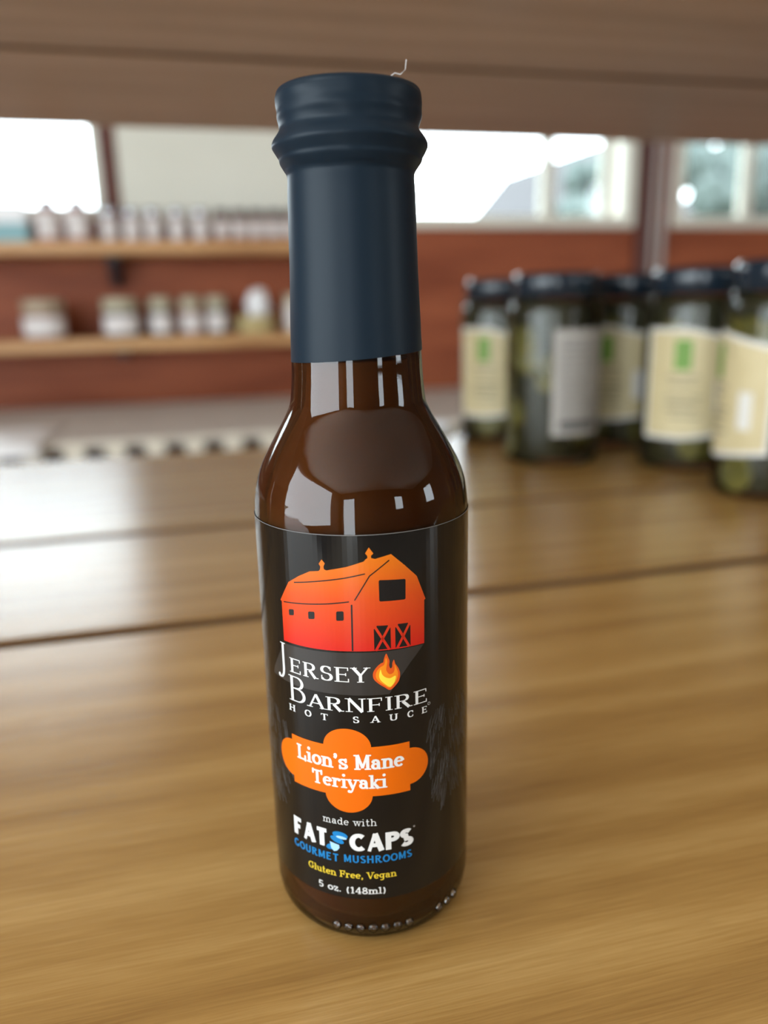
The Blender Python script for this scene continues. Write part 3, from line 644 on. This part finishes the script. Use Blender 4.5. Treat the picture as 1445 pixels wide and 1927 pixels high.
def pickle_jar(x, y, face, label, style='front', seed=1):
    """face = direction (deg, 0 = towards -Y, positive towards +X) of the label's middle"""
    rnd = random.Random(seed)
    j = empty('pickle_jar', (x, y, .0004), math.radians(face)); tag(j, label, 'jar', 'pickle jars on the plank shelf')
    bm = bmesh.new(); lathe(bm, jar_prof(JR, JH), 48); link('glass', bm, M['jar_glass'], j, True)
    bm = bmesh.new(); lathe(bm, [(JR*.80, .004), (JR*.86, .007), (JR*.86, JH*.80), (JR*.78, JH*.86)], 32); link('brine', bm, M['brine'], j, True)
    R = JR*.90; z1 = JH
    bm = bmesh.new(); lathe(bm, [(R*.97, JH*.868), (R*1.0, JH*.872), (R*1.0, JH*.965), (R*.985, JH*.985), (R*.93, JH*.996), (R*.85, JH*.988), (R*.2, JH*.988)], 56, cap0=False)
    for v in bm.verts:      # fine ribs round the lid
        pass
    link('lid', bm, M['lid_dark'], j, True)
    # pickle slices pressed against the glass
    pm = None
    for k in range(22):
        a = rnd.uniform(0, 2*PI); z = rnd.uniform(.016, JH*.78); rr = rnd.uniform(.010, .0145)
        if pm is None:
            bm = bmesh.new(); lathe(bm, [(.0090, -.0015), (.0118, -.0022), (.0125, 0), (.0118, .0022), (.0090, .0015)], 16); o = link('pickle_slice', bm, M['pickle'], j, True); pm = o.data
        else:
            o = bpy.data.objects.new('pickle_slice', pm); COL.objects.link(o); o.parent = j
        o.location = (JR*.89*math.sin(a), -JR*.89*math.cos(a), z); o.rotation_euler = (PI/2+rnd.uniform(-.25, .25), rnd.uniform(-.2, .2), a); o.scale = (rr/.0125, rr/.0125, 1)
    zl0, zl1 = .027, .116
    if style == 'front':
        hw = .98
        L0 = curved_patch('label', JR+.0003, -hw, hw, zl0, zl1, M['paper_edge'], j, (.010, .006))
        curved_patch('label_ground', JR+.0005, -hw+.07, hw-.07, zl0+.003, zl1-.003, M['paper'], L0, (.010, .006))
        curved_patch('green_patch', JR+.0007, -.36, -.04, zl0+.056, zl1-.009, M['print_green'], L0)
        for r_, (q0, q1, zz) in enumerate(((-.5, .12, .050), (-.45, .05, .044), (-.5, .2, .034), (-.48, .15, .029), (-.5, .1, .024), (-.4, .2, .018))):
            curved_patch('text_line', JR+.0007, q0, q1, zl0+zz, zl0+zz+.0016, M['print_text'], L0)
        curved_patch('price_sticker', JR+.0007, .42, .66, zl0+.022, zl0+.048, M['paper_edge'], L0)
    else:
        hw = .62
        L0 = curved_patch('label', JR+.0003, -hw, hw, zl0, zl1, M['paper_grey'], j)
        for k in range(13):
            curved_patch('text_line', JR+.0005, -hw+.15, hw-rnd.uniform(.12, .35), zl1-.010-k*.0056, zl1-.0085-k*.0056, M['print_dark'], L0)
        curved_patch('text_block', JR+.0005, -hw+.15, hw-.12, zl0+.005, zl0+.012, M['print_dark'], L0)
    return j
pickle_jar(.405, .468, -102, 'pickle jar nearest the camera at the right edge, cream label turned to the left', 'front', 3)
pickle_jar(.410, .576, -36, 'pickle jar with cream label and green patch, second from the right edge', 'front', 4)
pickle_jar(.413, .690, -44, 'shaded pickle jar half hidden between the grey-label jar and its cream-label neighbour', 'front', 5)
pickle_jar(.312, .640, 9, 'pickle jar showing a grey back label full of small text', 'back', 6)
pickle_jar(.312, .760, -36, 'leftmost pickle jar with bright cream label and green patch, beside the bottle', 'front', 7)
# small white dish behind the bottle
bm = bmesh.new(); lathe(bm, smooth_prof([(.0001, .0), (.010, .0), (.013, .001), (.0165, .010), (.0175, .018), (.0165, .0182), (.0150, .010), (.011, .004), (.0001, .0035)], 4), 40, cap0=False, cap1=False)
d = link('dish', bm, mat('white_glaze', (.85, .86, .87), .2), None, True); d.location = (.218, .715, .0004); d.scale = (1.25, 1.25, 1.4); tag(d, 'small white dish just behind the right shoulder of the bottle', 'dish')

# ------------------------------------------------------------------ wall shelves and what stands on them
def wall_shelf(ztop, th, y0, label, knots, drop):
    s = empty('wall_shelf', (-.55, Y1, ztop)); tag(s, label, 'shelf', 'pine shelves on the back wall')
    o = link('board', bevel_box((-.85, y0-Y1, -th), (1.045, -.002, 0), .003), M['wall_shelf'], s)
    for x in knots:
        bm = bmesh.new()        # triangular bracket
        for sx in (-.012, .012): pass
        pr = [(0, -.0005-th), (0, -drop-th), (-.02, -drop-th), (-.11, -.02-th), (-.11, -.0005-th)]
        a = [bm.verts.new((x+.55-.014, yy-.002, zz)) for yy, zz in pr]; b = [bm.verts.new((x+.55+.014, yy-.002, zz)) for yy, zz in pr]
        bm.faces.new(a); bm.faces.new(b[::-1])
        for k in range(5): bm.faces.new((a[k], b[k], b[(k+1) % 5], a[(k+1) % 5]))
        link('bracket', bm, M['dark_metal'], s)
    return s
US, LS = .339, .073
wall_shelf(US, .032, 2.40, 'upper pine wall shelf carrying the long row of small jars', (-.205, -1.1), .085)
wall_shelf(LS, .034, 2.40, 'lower pine wall shelf carrying squat jars with cream lids', (-.205, -1.1), .03)
M['lid_silver'] = mat('lid_silver', (.55, .60, .66), .25, .5, metal=.8)
M['lid_black'] = mat('lid_black', (.02, .018, .02), .35)
M['lid_cream'] = noise_mat('lid_cream', (.40, .36, .25), (.46, .42, .30), (1, 1, 1), 20, .5)
M['lid_brown'] = noise_mat('lid_brown', (.36, .29, .20), (.42, .34, .24), (1, 1, 1), 20, .5)
M['white_label'] = noise_mat('white_label', (.66, .62, .60), (.74, .70, .68), (1, 1, 1), 20, .5)
M['pink_body'] = noise_mat('pink_jam', (.30, .12, .10), (.40, .18, .15), (1, 1, 1), 12, .2)
M['dark_body'] = noise_mat('dark_jam', (.03, .022, .022), (.05, .04, .04), (1, 1, 1), 12, .2)
M['rust_body'] = noise_mat('rust_sauce', (.22, .08, .05), (.30, .12, .08), (1, 1, 1), 12, .2)
def small_jar(x, y, z, r, h, bodym, lidm, label, group, lab=(.22, .68), lidh=.16, lidr=.86, labm=None, name='jam_jar'):
    j = empty(name, (x, y, z+.0006)); tag(j, label, 'jar', group)
    hb = h*(1-lidh)
    bm = bmesh.new(); lathe(bm, [(r*.9, 0), (r, h*.03), (r, hb*.80), (r*.95, hb*.90), (r*lidr*.94, hb*.97), (r*lidr*.92, hb)], 28); link('body', bm, bodym, j, True)
    bm = bmesh.new(); lathe(bm, [(r*lidr, hb-.003), (r*lidr*1.02, hb), (r*lidr*1.02, h*.985), (r*lidr*.96, h)], 28); link('lid', bm, lidm, j, True)
    bm = bmesh.new(); n = 20
    A = [bm.verts.new(((r+.0006)*math.sin(a), -(r+.0006)*math.cos(a), h*lab[0])) for a in [-1.15+2.3*k/n for k in range(n+1)]]
    C = [bm.verts.new((v.co.x, v.co.y, h*lab[1])) for v in A]
    for k in range(n): bm.faces.new((A[k], A[k+1], C[k+1], C[k]))
    link('label', bm, labm or M['white_label'], j, True, False)
    return j
gy = 2.47
for i, x in enumerate((-.362, -.283)):
    small_jar(x, gy, US, .033, .118, M['pink_body'], M['lid_silver'], 'taller pale bottle-like jar on the upper wall shelf, %s from the teal box' % ORD[i], 'tall jars in front of the left window', (.12, .70), .14, .72)
for i, x in enumerate((-.199, -.137, -.077, -.009, .057)):
    small_jar(x, gy, US, .0235, .095, M['rust_body'], M['lid_silver'], '%s of five silver-lidded small jars on the upper wall shelf, counted from the left' % ORD[i], 'silver-lidded jars on the upper wall shelf', (.10, .70), .18, .9)
for i, x in enumerate((.119, .172, .223, .273, .323, .373)):
    small_jar(x, gy, US, .0220, .092, M['rust_body'], M['lid_black'], '%s of the dark-lidded small jars on the upper wall shelf, counted from the left' % ORD[i], 'dark-lidded jars on the upper wall shelf', (.18, .64), .20, .95)
tb = empty('carton', (-.47, gy, US+.0006)); tag(tb, 'white and teal carton at the left end of the upper wall shelf', 'box')
link('carton_base', bevel_box((-.07, -.035, 0), (.055, .035, .052), .002), noise_mat('teal_card', (.20, .40, .44), (.26, .46, .50), (1, 1, 1), 6, .6), tb)
link('carton_top', bevel_box((-.068, -.034, .0523), (.053, .034, .103), .002), M['white'], tb)
sq = dict(lab=(.10, .58), lidh=.30, lidr=.92)
small_jar(-.405, gy, LS, .062, .112, M['rust_body'], M['lid_brown'], 'wide squat jar with brown lid at the left of the lower wall shelf', 'squat jars on the lower wall shelf', **sq)
small_jar(-.193, gy, LS, .054, .112, M['dark_body'], M['lid_cream'], 'wide dark squat jar with cream lid on the lower wall shelf', 'squat jars on the lower wall shelf', **sq)
small_jar(-.078, gy, LS, .034, .112, M['dark_body'], M['lid_cream'], 'narrow dark jar with cream lid right beside the wide dark squat jar', 'squat jars on the lower wall shelf', **sq)
small_jar(.009, gy, LS, .032, .112, M['rust_body'], M['lid_cream'], 'narrow reddish jar with cream lid between two dark jars', 'squat jars on the lower wall shelf', **sq)
small_jar(.084, gy, LS, .031, .112, M['dark_body'], M['lid_cream'], 'narrow dark jar with cream lid next to the yellow basket', 'squat jars on the lower wall shelf', **sq)
small_jar(.330, gy, LS, .040, .115, noise_mat('cream_pot', (.62, .56, .42), (.68, .62, .48), (1, 1, 1), 9, .4), M['lid_cream'], 'pale cream jar beside the bottle neck on the lower wall shelf', 'squat jars on the lower wall shelf', (.1, .7), .14, .9)
# little yellow basket holding white tissue
bk = empty('basket', (.202, gy, LS+.0006)); tag(bk, 'small yellow basket on the lower wall shelf', 'basket')
M['straw'] = noise_mat('straw', (.50, .40, .18), (.62, .52, .27), (1, 1, 8), 40, .7, .3)
bm = bmesh.new(); lathe(bm, [(.050, 0), (.056, .02), (.060, .05), (.062, .052), (.058, .05), (.052, .006)], 36, cap1=True); link('bowl', bm, M['straw'], bk, True)
for k in range(5):
    bm = bmesh.new(); z = .006+k*.0105; r = .0505+.2*z+.0015; tube(bm, [(r*math.cos(2*PI*i/24), r*math.sin(2*PI*i/24), z) for i in range(25)], .003, 6); link('weave_band', bm, M['straw'], bk, True)
bm = bmesh.new(); g = bmesh.ops.create_icosphere(bm, subdivisions=4, radius=.033)
rnd = random.Random(2)
for v in bm.verts:
    d_ = v.co.normalized(); k = 1+.16*math.sin(9*d_.x+3*d_.z)*math.sin(8*d_.y+2)+.12*math.sin(13*d_.z+5*d_.x)
    v.co = Vector((v.co.x*k, v.co.y*k, v.co.z*k*1.35))
ts = link('tissue', bm, M['white'], None, True); ts.location = (.210, gy, LS+.052+.034); tag(ts, 'crumpled white tissue sticking out of the yellow basket', 'tissue')

# ------------------------------------------------------------------ counter with openwork skirt in front of the back wall
CT = -.132
cn = empty('counter', (0, 2.2, Z0)); tag(cn, 'long low counter with pale top under the wall shelves', 'counter')
def cbox(nm, a, b, m, bev=.003):
    return link(nm, bevel_box((a[0], a[1]-2.2, a[2]-Z0), (b[0], b[1]-2.2, b[2]-Z0), bev), m, cn)
cbox('counter_body', (-1.6, 1.95, Z0+.001), (2.2, Y1-.06, CT-.021), M['counter_dark'])
cbox('counter_top', (-1.62, 1.81, CT-.02), (2.22, Y1-.06, CT), M['counter'])
bm = bmesh.new(); yF = 1.795
x = -1.6; ztop = CT+.0
box(bm, (-1.6, yF-.002, CT-.008), (2.2, yF, CT)); box(bm, (-1.6, yF-.002, CT-.075), (2.2, yF, CT-.040))
x = -1.6+.012
while x < 2.15:
    box(bm, (x, yF-.0018, CT-.040), (x+.042, yF-.0002, CT-.008)); x += .0865
sk = link('counter_skirt', bm, M['skirt'], None); tag(sk, 'cream openwork edging with square holes along the counter front', 'trim')
# white cloth lying on the counter at the left
bm = bmesh.new(); n = 24; G = []
for i in range(n+1):
    row = []
    for k in range(n+1):
        X = -.78+.45*i/n; Yc = 1.735+.30*k/n
        e = math.sin(PI*i/n)*math.sin(PI*k/n)
        taper = max(0, 1-((i/n)**3))
        zz = CT+.0015+.032*taper*math.sqrt(max(0, math.sin(PI*min(1, k/n*1.0))))+.005*math.sin(i*.9+k*.4)*e
        if Yc < 1.79: zz -= (1.79-Yc)*.3
        row.append(bm.verts.new((X, Yc, zz)))
    G.append(row)
for i in range(n):
    for k in range(n): bm.faces.new((G[i][k], G[i+1][k], G[i+1][k+1], G[i][k+1]))
cl = link('folded_cloth', bm, M['white'], None, True); tag(cl, 'white cloth bunched on the left part of the pale counter', 'cloth')
md = cl.modifiers.new('thickness', 'SOLIDIFY'); md.thickness = .003; md.offset = 1
